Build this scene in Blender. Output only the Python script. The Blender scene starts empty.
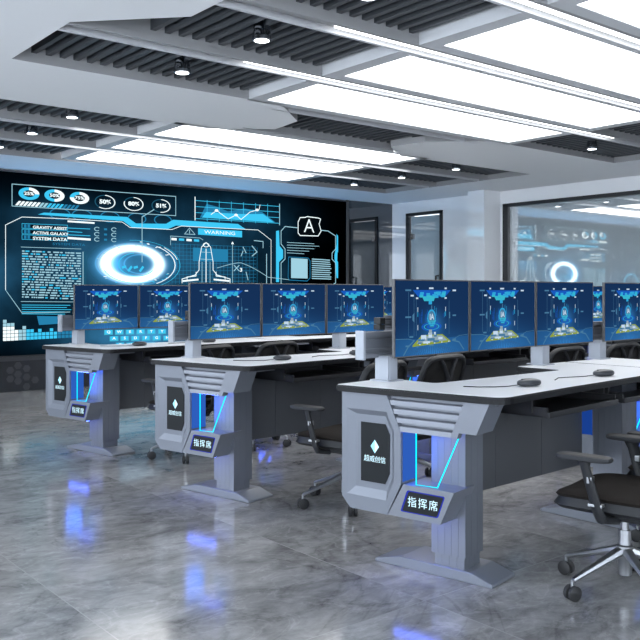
import bpy, bmesh, math, random
from mathutils import Vector, Matrix
random.seed(7)
PI = math.pi
S = bpy.context.scene
COL = S.collection
R = math.radians

# ------------------------------------------------------------------ helpers
def finish(name, bm, mats, parent=None, smooth=False):
    me = bpy.data.meshes.new(name)
    bmesh.ops.remove_doubles(bm, verts=bm.verts, dist=1e-6)
    bmesh.ops.recalc_face_normals(bm, faces=bm.faces)
    if smooth:
        for f in bm.faces: f.smooth = True
    bm.to_mesh(me); bm.free()
    for m in (mats if isinstance(mats, (list, tuple)) else [mats]): me.materials.append(m)
    o = bpy.data.objects.new(name, me); COL.objects.link(o)
    if parent is not None: o.parent = parent
    if smooth:
        try: me.set_sharp_from_angle(angle=R(40))
        except Exception: pass
    return o

def thing(name, label, cat, loc=(0, 0, 0), rz=0.0, group=None):
    o = bpy.data.objects.new(name, None); COL.objects.link(o)
    o.empty_display_size = .1
    o.location = loc; o.rotation_euler = (0, 0, rz)
    o['label'] = label; o['category'] = cat
    if group: o['group'] = group
    return o

def tag(o, label, cat, group=None):
    o['label'] = label; o['category'] = cat
    if group: o['group'] = group
    return o

def struct(o):
    o['kind'] = 'structure'; return o

def box(bm, a, b, bev=0.0, mi=0):
    x0, y0, z0 = a; x1, y1, z1 = b
    vs = [bm.verts.new((x, y, z)) for x in (x0, x1) for y in (y0, y1) for z in (z0, z1)]
    fs = [(0,1,3,2),(4,6,7,5),(0,4,5,1),(2,3,7,6),(0,2,6,4),(1,5,7,3)]
    F = [bm.faces.new([vs[i] for i in f]) for f in fs]
    for f in F: f.material_index = mi
    if bev > 0:
        es = list({e for f in F for e in f.edges})
        r = bmesh.ops.bevel(bm, geom=es, offset=bev, segments=2, affect='EDGES', profile=.7)
        for f in r['faces']: f.material_index = mi
    return F

def prism(bm, pts, fn, h0, h1, mi=0, bev=0):
    """pts 2-D outline; fn(a,b,h) -> xyz"""
    A = [bm.verts.new(fn(p[0], p[1], h0)) for p in pts]
    B = [bm.verts.new(fn(p[0], p[1], h1)) for p in pts]
    n = len(pts)
    F = [bm.faces.new(A), bm.faces.new(B[::-1])]
    for i in range(n):
        F.append(bm.faces.new([A[i], B[i], B[(i+1) % n], A[(i+1) % n]]))
    for f in F: f.material_index = mi
    if bev:
        es = list({e for f in F for e in f.edges})
        r = bmesh.ops.bevel(bm, geom=es, offset=bev, segments=1, affect='EDGES')
        for f in r['faces']: f.material_index = mi
    return F

XY = lambda a, b, h: (a, b, h)
UZ = lambda a, b, h: (h, a, b)          # outline in the local y/z plane, depth along x

def quadstrip(bm, outer, inner, fo, fi, mi=0):
    A = [bm.verts.new(fo(*p)) for p in outer]; B = [bm.verts.new(fi(*p)) for p in inner]
    n = len(A)
    for i in range(n):
        f = bm.faces.new([A[i], A[(i+1) % n], B[(i+1) % n], B[i]]); f.material_index = mi

def tube(bm, pts, r, seg=8, mi=0, closed=False):
    pts = [Vector(p) for p in pts]; n = len(pts); rings = []
    up = Vector((0, 0, 1))
    prev = None
    for i, p in enumerate(pts):
        if closed: d = pts[(i+1) % n] - pts[i-1]
        else: d = pts[min(i+1, n-1)] - pts[max(i-1, 0)]
        d.normalize()
        if prev is None:
            a = d.cross(up)
            if a.length < 1e-3: a = d.cross(Vector((1, 0, 0)))
        else:
            a = prev - d * prev.dot(d)
        a.normalize(); prev = a; b = d.cross(a)
        rr = r[i] if isinstance(r, (list, tuple)) else r
        if isinstance(rr, tuple): ra, rb = rr
        else: ra = rb = rr
        rings.append([bm.verts.new(p + a*ra*math.cos(2*PI*k/seg) + b*rb*math.sin(2*PI*k/seg)) for k in range(seg)])
    m = n if closed else n-1
    for i in range(m):
        A, B = rings[i], rings[(i+1) % n]
        for k in range(seg):
            f = bm.faces.new([A[k], A[(k+1) % seg], B[(k+1) % seg], B[k]]); f.material_index = mi
    if not closed:
        for f in (bm.faces.new(rings[0][::-1]), bm.faces.new(rings[-1])): f.material_index = mi

def lathe(bm, prof, M=None, seg=20, mi=0):
    M = M or Matrix.Identity(4); rings = []
    for r, z in prof:
        rings.append([bm.verts.new(M @ Vector((max(r, 1e-4)*math.cos(2*PI*k/seg), max(r, 1e-4)*math.sin(2*PI*k/seg), z))) for k in range(seg)])
    for A, B in zip(rings, rings[1:]):
        for k in range(seg):
            f = bm.faces.new([A[k], A[(k+1) % seg], B[(k+1) % seg], B[k]]); f.material_index = mi
    for q in (rings[0][::-1], rings[-1]):
        f = bm.faces.new(q); f.material_index = mi

def blob(bm, c, s, e1=.5, e2=.5, M=None, nu=24, nv=10, mi=0, warp=None):
    """super-ellipsoid"""
    M = M or Matrix.Identity(4)
    sg = lambda v, e: math.copysign(abs(v)**e, v)
    rows = []
    for j in range(nv+1):
        ph = -PI/2 + PI*j/nv
        row = []
        for i in range(nu):
            th = 2*PI*i/nu
            x = sg(math.cos(ph), e1)*sg(math.cos(th), e2); y = sg(math.cos(ph), e1)*sg(math.sin(th), e2); z = sg(math.sin(ph), e1)
            p = Vector((c[0]+s[0]*x, c[1]+s[1]*y, c[2]+s[2]*z))
            if warp: p = Vector(warp(p))
            row.append(bm.verts.new(M @ p))
        rows.append(row)
    for A, B in zip(rows, rows[1:]):
        for k in range(nu):
            f = bm.faces.new([A[k], A[(k+1) % nu], B[(k+1) % nu], B[k]]); f.material_index = mi

def fillet(pts, rad, n=5):
    out = []
    N = len(pts)
    for i, p in enumerate(pts):
        r = rad[i] if isinstance(rad, (list, tuple)) else rad
        P, A, B = Vector(p), Vector(pts[i-1]), Vector(pts[(i+1) % N])
        if r <= 0: out.append((P.x, P.y)); continue
        a = (A-P); b = (B-P); r2 = min(r, a.length*.45, b.length*.45)
        a = P + a.normalized()*r2; b = P + b.normalized()*r2
        for k in range(n+1):
            t = k/n; q = a*(1-t)**2 + P*2*t*(1-t) + b*t*t
            out.append((q.x, q.y))
    return out

def inset(pts, d):
    N = len(pts); area = sum(pts[i-1][0]*pts[i][1]-pts[i][0]*pts[i-1][1] for i in range(N))
    s = 1 if area > 0 else -1
    out = []
    for i in range(N):
        p0, p1, p2 = Vector(pts[i-1]), Vector(pts[i]), Vector(pts[(i+1) % N])
        e1 = (p1-p0).normalized(); e2 = (p2-p1).normalized()
        n1 = Vector((-e1.y, e1.x))*s; n2 = Vector((-e2.y, e2.x))*s
        m = n1+n2
        m = m / max(m.length_squared, .2) * 2
        q = p1 + m*d; out.append((q.x, q.y))
    return out

# ------------------------------------------------------------------ materials
def lin(c):
    return tuple(((v/255)/12.92 if v/255 <= .04045 else ((v/255+.055)/1.055)**2.4) for v in c)

def mat(name, col, rough=.5, metal=0.0, coat=0.0, spec=.5, noise=0.0, scale=40, bump=0.0):
    m = bpy.data.materials.new(name); m.use_nodes = True
    nt = m.node_tree; b = nt.nodes['Principled BSDF']
    b.inputs['Base Color'].default_value = (*col, 1); b.inputs['Roughness'].default_value = rough
    b.inputs['Metallic'].default_value = metal; b.inputs['Coat Weight'].default_value = coat
    b.inputs['Coat Roughness'].default_value = .04
    b.inputs['Specular IOR Level'].default_value = spec
    if noise or bump:
        tc = nt.nodes.new('ShaderNodeTexCoord'); n = nt.nodes.new('ShaderNodeTexNoise')
        n.inputs['Scale'].default_value = scale; n.inputs['Detail'].default_value = 4
        nt.links.new(tc.outputs['Object'], n.inputs['Vector'])
        if noise:
            mx = nt.nodes.new('ShaderNodeMix'); mx.data_type = 'RGBA'
            mx.inputs[6].default_value = (*[c*(1-noise) for c in col], 1)
            mx.inputs[7].default_value = (*[min(1, c*(1+noise)) for c in col], 1)
            nt.links.new(n.outputs['Fac'], mx.inputs[0]); nt.links.new(mx.outputs[2], b.inputs['Base Color'])
        if bump:
            bp = nt.nodes.new('ShaderNodeBump'); bp.inputs['Strength'].default_value = bump; bp.inputs['Distance'].default_value = .002
            nt.links.new(n.outputs['Fac'], bp.inputs['Height']); nt.links.new(bp.outputs['Normal'], b.inputs['Normal'])
    return m

def emat(name, col, st=1.0):
    m = bpy.data.materials.new(name); m.use_nodes = True
    nt = m.node_tree; nt.nodes.clear()
    e = nt.nodes.new('ShaderNodeEmission'); o = nt.nodes.new('ShaderNodeOutputMaterial')
    e.inputs[0].default_value = (*col, 1); e.inputs[1].default_value = st
    nt.links.new(e.outputs[0], o.inputs[0]); return m

def glossmix(name, col, fac, rough=.03, gcol=(1, 1, 1), drough=None):
    """polished glass cladding: a coloured body under a mirror-like face"""
    m = bpy.data.materials.new(name); m.use_nodes = True
    nt = m.node_tree; nt.nodes.clear()
    d = nt.nodes.new('ShaderNodeBsdfDiffuse'); g = nt.nodes.new('ShaderNodeBsdfGlossy')
    mx = nt.nodes.new('ShaderNodeMixShader'); o = nt.nodes.new('ShaderNodeOutputMaterial')
    lw = nt.nodes.new('ShaderNodeFresnel'); lw.inputs[0].default_value = 1.5
    ad = nt.nodes.new('ShaderNodeMath'); ad.operation = 'ADD'; ad.inputs[1].default_value = fac; ad.use_clamp = True
    nt.links.new(lw.outputs[0], ad.inputs[0]); nt.links.new(ad.outputs[0], mx.inputs[0])
    d.inputs[0].default_value = (*col, 1); g.inputs[0].default_value = (*gcol, 1); g.inputs['Roughness'].default_value = rough
    nt.links.new(d.outputs[0], mx.inputs[1]); nt.links.new(g.outputs[0], mx.inputs[2]); nt.links.new(mx.outputs[0], o.inputs[0])
    return m

class NB:
    """tiny expression builder for shader maths"""
    def __init__(s, nt): s.nt = nt
    def m(s, op, a, b=None, c=None):
        n = s.nt.nodes.new('ShaderNodeMath'); n.operation = op
        for i, v in enumerate((a, b, c)):
            if v is None: continue
            if isinstance(v, (int, float)): n.inputs[i].default_value = v
            else: s.nt.links.new(v, n.inputs[i])
        return n.outputs[0]
    def gauss(s, x, z, cx, cz, rx, rz):
        a = s.m('DIVIDE', s.m('SUBTRACT', x, cx), rx); b = s.m('DIVIDE', s.m('SUBTRACT', z, cz), rz)
        r2 = s.m('ADD', s.m('MULTIPLY', a, a), s.m('MULTIPLY', b, b))
        return s.m('POWER', 2.718, s.m('MULTIPLY', r2, -1.0))
    def ring(s, x, z, cx, cz, rx, rz, w):
        a = s.m('DIVIDE', s.m('SUBTRACT', x, cx), rx); b = s.m('DIVIDE', s.m('SUBTRACT', z, cz), rz)
        r = s.m('SQRT', s.m('ADD', s.m('MULTIPLY', a, a), s.m('MULTIPLY', b, b)))
        q = s.m('DIVIDE', s.m('SUBTRACT', r, 1.0), w)
        return s.m('POWER', 2.718, s.m('MULTIPLY', s.m('MULTIPLY', q, q), -1.0))

M = {}
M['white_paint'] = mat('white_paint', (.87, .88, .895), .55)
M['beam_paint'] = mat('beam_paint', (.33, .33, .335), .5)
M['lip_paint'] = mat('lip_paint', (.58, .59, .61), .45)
M['slat_paint'] = mat('slat_paint', (.055, .06, .068), .5)
M['plenum'] = mat('plenum', (.40, .72, 1.0), .8)
M['wall_glass'] = glossmix('white_wall_glass', (.90, .93, .97), .20, .0)
M['wall_paint'] = mat('wall_paint', (.87, .88, .90), .5)
M['black_glass'] = glossmix('black_wall_glass', (.014, .017, .022), .08, .03)
M['dark_frame'] = mat('dark_frame', (.02, .021, .024), .35)
M['window_glass'] = glossmix('window_glass', (.60, .68, .72), .46, .0)
M['door_glass'] = glossmix('door_glass', (.36, .44, .48), .12, .03)
M['grey_metal'] = mat('grey_metal', (.18, .193, .225), .42, .25, noise=.03, scale=300)
M['light_metal'] = mat('light_metal', (.165, .18, .213), .38, .25)
M['pillar_metal'] = mat('pillar_metal', (.18, .193, .228), .34, .45)
M['post_metal'] = mat('post_metal', (.33, .355, .40), .38, .15)
M['panel_grey'] = mat('panel_grey', (.11, .115, .125), .45, .1)
M['desk_white'] = mat('desk_white', (.82, .82, .83), .3, noise=.01)
M['edge_black'] = mat('edge_black', (.010, .0105, .012), .4, spec=.22)
M['tray_black'] = mat('tray_black', (.02, .02, .022), .4)
M['inner_dark'] = mat('inner_dark', (.035, .04, .05), .5)
M['display_dark'] = mat('display_dark', (.013, .015, .017), .45, spec=.15)
M['bezel'] = mat('bezel', (.09, .09, .093), .5, .3)
M['back_shell'] = mat('back_shell', (.10, .10, .105), .45)
M['chair_black'] = mat('chair_black', (.018, .019, .021), .5, spec=.35)
M['chair_mesh'] = mat('chair_mesh', (.012, .011, .010), .85)
M['chair_fabric'] = mat('chair_fabric', (.016, .013, .011), .95, spec=.15, noise=.35, scale=260, bump=.4)
M['chair_grey'] = mat('chair_grey', (.026, .027, .03), .6, spec=.25)
M['alu'] = mat('alu', (.42, .43, .45), .28, .9)
M['rubber'] = mat('rubber', (.02, .02, .021), .55)
M['mouse_grey'] = mat('mouse_grey', (.03, .033, .038), .38)
M['chrome'] = mat('chrome', (.35, .37, .40), .12, 1.0)
M['panel_light'] = emat('panel_light', (.97, .985, 1.0), 5.8)
M['led_light'] = emat('led_light', (.97, .985, 1.0), 5.0)
M['spot_light'] = emat('spot_light', (.93, .98, 1.0), 6.0)
M['cyan_tube'] = emat('cyan_tube', (.0, .78, 1.0), 1.5)
M['blue_led'] = emat('blue_led', (.07, .14, 1.0), 26.0)
M['blue_side_glow'] = emat('blue_side_glow', (.035, .14, .62), .8)
M['blue_inner_glow'] = emat('blue_inner_glow', (.012, .06, .33), .8)
M['blue_rim'] = emat('blue_rim', (.05, .08, .75), .6)
M['logo'] = emat('logo_white', (.62, .88, 1.0), 1.6)

def floor_mat():
    m = bpy.data.materials.new('polished_stone_tile'); m.use_nodes = True
    nt = m.node_tree; b = nt.nodes['Principled BSDF']; L = nt.links.new; q = NB(nt)
    tc = nt.nodes.new('ShaderNodeTexCoord'); sp = nt.nodes.new('ShaderNodeSeparateXYZ')
    L(tc.outputs['Object'], sp.inputs[0]); x, y = sp.outputs[0], sp.outputs[1]
    fx = q.m('DIVIDE', q.m('SUBTRACT', x, 1.228), 1.0425); fy = q.m('DIVIDE', q.m('SUBTRACT', y, 2.19), 2.085)
    ix = q.m('FLOOR', fx); iy = q.m('FLOOR', fy)
    def edge(f, size):
        a = q.m('ABSOLUTE', q.m('SUBTRACT', f, q.m('ROUND', f)))
        return q.m('LESS_THAN', q.m('MULTIPLY', a, size), .0022)
    grout = q.m('MAXIMUM', edge(fx, 1.0425), edge(fy, 2.085))
    # every tile has its own cut of stone
    off = nt.nodes.new('ShaderNodeCombineXYZ')
    L(q.m('MULTIPLY', ix, 3.71), off.inputs[0]); L(q.m('MULTIPLY', iy, 5.37), off.inputs[1]); L(q.m('MULTIPLY', q.m('ADD', ix, iy), 2.1), off.inputs[2])
    va = nt.nodes.new('ShaderNodeVectorMath'); va.operation = 'ADD'
    L(tc.outputs['Object'], va.inputs[0]); L(off.outputs[0], va.inputs[1])
    mp = nt.nodes.new('ShaderNodeMapping'); mp.inputs['Rotation'].default_value = (0, 0, R(28)); mp.inputs['Scale'].default_value = (1, 1.6, 1)
    L(va.outputs[0], mp.inputs[0])
    def noise(sc, det, dist, src=mp.outputs[0], rg=.55):
        n = nt.nodes.new('ShaderNodeTexNoise'); n.inputs['Scale'].default_value = sc; n.inputs['Detail'].default_value = det
        n.inputs['Distortion'].default_value = dist; n.inputs['Roughness'].default_value = rg; L(src, n.inputs['Vector']); return n.outputs['Fac']
    n1 = noise(1.1, 7, 1.2); n2 = noise(5.5, 9, .5, rg=.72); n3 = noise(1.5, 6, 2.2); n4 = noise(28, 4, 0)
    def vein(n, w):
        return q.m('POWER', q.m('SUBTRACT', 1.0, q.m('MINIMUM', 1.0, q.m('DIVIDE', q.m('ABSOLUTE', q.m('SUBTRACT', n, .5)), w))), 2.0)
    v = vein(n3, .028); dk = vein(noise(1.0, 7, 1.7, src=va.outputs[0]), .03)
    g = q.m('ADD', q.m('MULTIPLY', q.m('SUBTRACT', n1, .5), .34), q.m('MULTIPLY', q.m('SUBTRACT', n2, .5), .42))
    g = q.m('ADD', g, q.m('MULTIPLY', q.m('SUBTRACT', n4, .5), .06))
    g = q.m('ADD', q.m('ADD', g, .235), q.m('SUBTRACT', q.m('MULTIPLY', v, .055), q.m('MULTIPLY', dk, .05)))
    g = q.m('MAXIMUM', g, .05)
    g = q.m('ADD', q.m('MULTIPLY', g, q.m('SUBTRACT', 1.0, grout)), q.m('MULTIPLY', grout, .30))
    cb = nt.nodes.new('ShaderNodeCombineColor')
    L(g, cb.inputs[0]); L(q.m('MULTIPLY', g, .985), cb.inputs[1]); L(q.m('MULTIPLY', g, .97), cb.inputs[2])
    L(cb.outputs[0], b.inputs['Base Color'])
    L(q.m('ADD', .08, q.m('MULTIPLY', n2, .10)), b.inputs['Roughness'])
    b.inputs['Specular IOR Level'].default_value = .34
    return m
M['floor'] = floor_mat()

# ------------------------------------------------------------------ camera frame (also used to read places off the photograph)
FPX, HC, HY = 840.3, 1.15, 292.2
AX = math.atan2(1039.4, FPX); SX, CX = math.sin(AX), math.cos(AX)
cam = bpy.data.cameras.new('camera'); cam.sensor_width = 36; cam.lens = 36*FPX/640
cam.shift_y = -(320-HY)/640; cam.clip_start = .05
co = bpy.data.objects.new('camera', cam); COL.objects.link(co)
co.location = (0, 0, HC); co.rotation_euler = (PI/2, 0, -math.atan2(CX, SX))
S.camera = co

# ------------------------------------------------------------------ the room
CZ = 2.566; WY = 9.82; WXR = 9.41; WXL = -2.2; WYN = -3.2; TOP = 3.1
bm = bmesh.new(); box(bm, (WXL-.2, WYN-.2, -.1), (WXR+.2, WY+.2, 0)); struct(finish('floor', bm, M['floor']))
bm = bmesh.new(); box(bm, (WXL-.2, WY, 0), (WXR+.2, WY+.15, TOP)); struct(finish('wall_back', bm, M['wall_paint']))
# right wall with door and window openings
DY0, DY1, DZ = 8.69, 9.46, 2.39
GY0, GY1, GZ0, GZ1 = .6, 7.54, .10, 2.385
bm = bmesh.new()
for a, b in (((DY1, WY), (0, TOP)), ((DY0, DY1), (DZ, TOP)), ((7.90, DY0), (0, TOP))):
    box(bm, (WXR, a[0], b[0]), (WXR+.15, a[1], b[1]))
struct(finish('wall_right', bm, M['wall_glass']))
bm = bmesh.new()
for a, b in (((GY1, 7.90), (0, TOP)), ((GY0, GY1), (GZ1, TOP)), ((GY0, GY1), (0, GZ0)), ((WYN, GY0), (0, TOP))):
    box(bm, (WXR, a[0], b[0]), (WXR+.15, a[1], b[1]))
struct(finish('wall_right', bm, M['wall_paint']))
bm = bmesh.new(); box(bm, (9.06, 7.60, 0), (WXR+.02, 7.90, CZ+.02))
bm.normal_update()
for f in bm.faces:
    if abs(f.normal.y) > .5: f.material_index = 1
struct(finish('trim_1', bm, [M['wall_glass'], M['wall_paint']]))
# window 1 in the right wall
w1 = struct(thing('window_1', '', '', (0, 0, 0))); del w1['label']; del w1['category']
bm = bmesh.new(); fw = .09
for a, b, c0, c1 in ((GY0, GY1, GZ1-fw*.55, GZ1), (GY0, GY1, GZ0, GZ0+fw), (GY1-fw, GY1, GZ0, GZ1), (GY0, GY0+fw, GZ0, GZ1)):
    box(bm, (WXR-.03, a, c0), (WXR+.10, b, c1), .003)
finish('window_frame', bm, M['dark_frame'], w1)
bm = bmesh.new(); box(bm, (WXR+.02, GY0+.05, GZ0+.05), (WXR+.035, GY1-.05, GZ1-.03)); finish('window_pane', bm, M['window_glass'], w1)
# door 1
d1 = struct(thing('door_1', '', '', (0, 0, 0))); del d1['label']; del d1['category']
bm = bmesh.new()
for a, b, c0, c1 in ((DY0, DY1, DZ-.05, DZ), (DY0, DY0+.05, 0, DZ), (DY1-.06, DY1, 0, DZ)):
    box(bm, (WXR-.025, a, c0), (WXR+.12, b, c1), .003)
finish('door_frame', bm, M['dark_frame'], d1)
bm = bmesh.new(); box(bm, (WXR+.03, DY0+.06, .01), (WXR+.045, DY1-.07, DZ-.06)); dl = finish('door_leaf', bm, M['door_glass'], d1)
bm = bmesh.new(); box(bm, (WXR+.0, DY1-.15, 1.98), (WXR+.05, DY1-.03, 2.06), .004); finish('door_hinge', bm, M['chrome'], dl)
bm = bmesh.new(); tube(bm, [(WXR+.03, DY0+.12, 1.40), (WXR-.03, DY0+.12, 1.40), (WXR-.03, DY0+.12, .9), (WXR+.03, DY0+.12, .9)], .014)
finish('door_handle', bm, M['dark_frame'], dl)
# left and near walls, out of view; window openings added to brighten the room
bm = bmesh.new()
for y0, y1, z0, z1 in ((WYN, WY, 0, .5), (WYN, WY, 2.5, TOP), (WYN, -2.6, .5, 2.5), (9.0, WY, .5, 2.5), (2.6, 3.2, .5, 2.5)):
    box(bm, (WXL-.15, y0, z0), (WXL, y1, z1))
struct(finish('wall_left', bm, M['wall_paint']))
bm = bmesh.new()
for x0, x1, z0, z1 in ((WXL, WXR, 0, .5), (WXL, WXR, 2.5, TOP), (WXL, -1.6, .5, 2.5), (3.2, WXR, .5, 2.5)):
    box(bm, (x0, WYN-.15, z0), (x1, WYN, z1))
struct(finish('wall_front', bm, M['wall_paint']))
for n, (kind, a, b) in enumerate((('l', -2.6, 2.6), ('l', 3.2, 9.0), ('n', -1.6, 3.2))):
    bm = bmesh.new(); nb = 4
    for i in range(nb+1):
        t = a + (b-a)*i/nb
        if kind == 'l': box(bm, (WXL-.1, t-.025, .5), (WXL-.04, t+.025, 2.5))
        else: box(bm, (t-.025, WYN-.1, .5), (t+.025, WYN-.04, 2.5))
    o = finish('window_frame', bm, M['dark_frame']); o.name = 'window_%d' % (n+2); struct(o)  # frames of the added, unseen light openings
# polished black cladding either side of the video wall, stone plinth below
bm = bmesh.new(); box(bm, (8.46, WY-.03, 0), (WXR, WY, CZ)); box(bm, (WXL, WY-.03, 0), (1.68, WY, CZ)); struct(finish('trim_2', bm, M['black_glass']))
bm = bmesh.new(); box(bm, (8.44, WY-.05, 0), (8.475, WY-.01, CZ)); struct(finish('trim_3', bm, M['bezel']))
def plinth_mat():
    m = mat('plinth_stone', (.02, .022, .026), .25, noise=.3, scale=6, coat=.3)
    nt = m.node_tree; b = nt.nodes['Principled BSDF']; q = NB(nt); L = nt.links.new
    return m
M['plinth'] = plinth_mat(); M['plinth_light'] = mat('plinth_light', (.035, .037, .042), .3)
bm = bmesh.new(); box(bm, (1.68, WY-.05, 0), (8.44, WY, .40))
box(bm, (1.68, WY-.06, .355), (8.44, WY-.001, .40), 0, 1)
for (hx, hz) in ((3.40,.30),(3.40,.20),(3.40,.12),(3.50,.26),(3.50,.16),(3.50,.05),(3.60,.12),(3.31,.25),(3.31,.15),(6.1,.2),(6.2,.26),(6.3,.2),(6.2,.14)):
    prism(bm, [(hx+.045*math.cos(R(60*k)), hz+.045*math.sin(R(60*k))) for k in range(6)], lambda a, b, h: (a, h, b), WY-.0515, WY-.0505, 1)
struct(finish('trim_4', bm, [M['plinth'], M['plinth_light']]))

# ceiling: one continuous soffit with a big recess and four tongues reaching into it
MX = 4.985
bm = bmesh.new()
def cprism(pts): prism(bm, pts, XY, CZ, CZ+.42)
XL, XR, YB, YN = 1.75, 8.30, 8.77, -1.0
cprism([(WXL, YB), (WXR, YB), (WXR, WY), (WXL, WY)])
cprism([(WXL, WYN), (WXR, WYN), (WXR, YN), (WXL, YN)])
left = [(WXL, YN), (2.20, YN), (2.20, 3.775), (XL, 4.25), (XL, 5.14), (3.77, 5.12), (4.23, 5.53), (4.29, 5.93), (3.82, 6.27), (XL, 6.25), (XL, YB), (WXL, YB)]
cprism(left)
right = [(2*MX-x, y) for x, y in left]
right = [(WXR if x > 9.5 else (XR if x > 8.15 else x), y) for x, y in right]
cprism(right)
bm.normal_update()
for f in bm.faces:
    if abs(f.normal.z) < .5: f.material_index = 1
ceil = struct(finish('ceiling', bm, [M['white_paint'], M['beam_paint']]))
bm = bmesh.new(); box(bm, (WXL, WYN, CZ+.46), (WXR, WY, CZ+.50)); p = finish('ceiling_void', bm, M['plenum'], ceil)
BY = lambda k: 3.470 + .879*k
hw = .078
def beam(k):
    y = BY(k); bm = bmesh.new(); x0, x1 = XL-.0, XR+.0
    if k < 1: x0, x1 = 2.2, 7.77
    spans = [(x0, x1)] if k not in (2, 3) else [(4.0, 5.97)]
    if k == 2: spans = [(3.80, 6.17)]
    if k == 3: spans = [(4.03, 5.94)]
    for a, b in spans:
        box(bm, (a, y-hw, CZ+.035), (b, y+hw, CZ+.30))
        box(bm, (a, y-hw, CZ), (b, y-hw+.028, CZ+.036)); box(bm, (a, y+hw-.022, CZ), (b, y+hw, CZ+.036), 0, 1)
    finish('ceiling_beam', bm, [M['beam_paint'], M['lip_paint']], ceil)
for k in range(-5, 6): beam(k)
def slats(k):
    y0, y1 = BY(k)+hw, BY(k+1)-hw
    if k == 5: y1 = 8.77
    ranges = [(XL, XR)] if k in (2,) or k < -4 else [(XL, 3.46), (6.51, XR)]
    for a, b in ranges:
        bm = bmesh.new(); n = int((b-a)/.0895)
        for i in range(n+1):
            x = a + .03 + i*.0895
            if k < 1 and (x < 2.22 or x > 7.75): continue
            if x + .034 > b: continue
            box(bm, (x, y0, CZ+.058), (x+.034, y1, CZ+.15))
        finish('slat_bank', bm, M['slat_paint'], ceil)
for k in range(-5, 6): slats(k)

ordn = ['nearest the camera', 'second nearest the camera', 'third from the camera', 'just before the left and right ceiling tongues',
        'just beyond the left and right ceiling tongues', 'second from the video wall', 'closest to the video wall']
ks = [-2, -1, 0, 1, 3, 4, 5]
for k, w in zip(ks, ordn):
    t = thing('ceiling_light_panel', 'long white glowing ceiling light panel in the row ' + w, 'ceiling light', (MX, BY(k)+.44, CZ), 0, 'glowing ceiling light panels')
    y0, y1 = -.44+hw+.001, .879-.44-hw-.001; ya, yb = -.44+.108, -.44+.715
    bm = bmesh.new()
    for a, b, c0, c1 in ((-1.51, -1.40, y0, y1), (1.40, 1.51, y0, y1), (-1.40, 1.40, y0, ya), (-1.40, 1.40, yb, y1)):
        box(bm, (a, c0, 0), (b, c1, .012))
    for s in (-1, 1): box(bm, (s*1.51-.004, y0, .0), (s*1.51+.004, y1, .13))
    box(bm, (-1.51, y0, .13), (1.51, y1, .135))
    finish('frame', bm, M['lip_paint'], t)
    bm = bmesh.new()
    for a, b in ((-1.398, -.003), (.003, 1.398)): box(bm, (a, ya+.004, .006), (b, yb-.004, .011))
    finish('diffuser', bm, M['panel_light'], t)
for k, w in ((-1, 'nearest the camera'), (0, 'second from the camera'), (1, 'third from the camera'), (4, 'second from the video wall'), (5, 'nearest the video wall')):
    t = thing('led_strip', 'thin white double light strip set in the ceiling beam ' + w, 'strip light', (MX, BY(k), CZ), 0, 'strip lights in the ceiling beams')
    bm = bmesh.new(); box(bm, (-2.07, -.06, .028), (2.07, .03, .034)); finish('housing', bm, M['lip_paint'], t)
    bm = bmesh.new(); box(bm, (-2.06, -.058, .018), (2.06, -.019, .028)); box(bm, (-2.06, -.014, .018), (2.06, .025, .028))
    finish('diffuser', bm, M['led_light'], t)

# spotlights
sp = None
names = {(-1, 0): 'at the top edge near the first strip light', (0, 0): 'on the left side beside the second strip light', (1, 0): 'before the left ceiling tongue',
         (3, 0): 'just beyond the left ceiling tongue', (4, 0): 'on the left, second from the video wall', (5, 0): 'at the left edge nearest the video wall',
         (1, 1): 'on the right before the right ceiling tongue', (3, 1): 'on the right just beyond the right ceiling tongue',
         (4, 1): 'on the right, second from the video wall', (5, 1): 'on the right nearest the video wall'}
for (k, s), w in names.items():
    x = 2.68 if s == 0 else 7.22
    lab = 'small chrome cylinder spotlight ' + w
    if sp is None:
        sp = r = thing('spotlight', lab, 'spotlight', (x, BY(k)+.36, CZ-.02), 0, 'chrome ceiling spotlights')
        bm = bmesh.new(); lathe(bm, [(.046, .0), (.053, .003), (.054, .02), (.050, .024), (.050, .05), (.046, .054), (.046, .10), (.02, .105), (.012, .11), (.012, .30)], seg=24)
        finish('housing', bm, M['chrome'], r, True)
        bm = bmesh.new(); lathe(bm, [(.0, -.002), (.042, -.002), (.042, .001), (.0, .001)], seg=24); finish('lens', bm, M['spot_light'], r)
    else:
        r = sp.copy(); COL.objects.link(r); r.location = (x, BY(k)+.36, CZ-.02); r['label'] = lab
        for ch in list(sp.children):
            c = ch.copy(); COL.objects.link(c); c.parent = r

# ------------------------------------------------------------------ drawing on displays
def text_into(bm, s, x, z, size, mi, depth, sx=1.0, bold=0.0, align='CENTER', plane='xz'):
    c = bpy.data.curves.new('t', 'FONT'); c.body = s; c.size = size; c.align_x = align; c.align_y = 'CENTER'; c.offset = bold; c.resolution_u = 3
    o = bpy.data.objects.new('t', c); COL.objects.link(o)
    dg = bpy.context.evaluated_depsgraph_get(); dg.update()
    me = bpy.data.meshes.new_from_object(o.evaluated_get(dg))
    vs = []
    for v in me.vertices:
        a, b = v.co.x*sx + x, v.co.y + z
        vs.append(bm.verts.new((a, depth, b) if plane == 'xz' else (depth, -v.co.x*sx + x, b)))
    for p_ in me.polygons:
        try: f = bm.faces.new([vs[i] for i in p_.vertices]); f.material_index = mi
        except ValueError: pass
    bpy.data.objects.remove(o); bpy.data.curves.remove(c); bpy.data.meshes.remove(me)

def signs_into(bm, s, u, z, size, pitch, mi, depth, mirror, bold):
    """characters set one by one across a sign plate"""
    n = len(s); sg = 1 if mirror else -1
    for i, ch in enumerate(s):
        text_into(bm, ch, u + sg*(i-(n-1)/2)*pitch, z, size, mi, depth, -1.0 if mirror else 1.0, bold, plane='uz')

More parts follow.
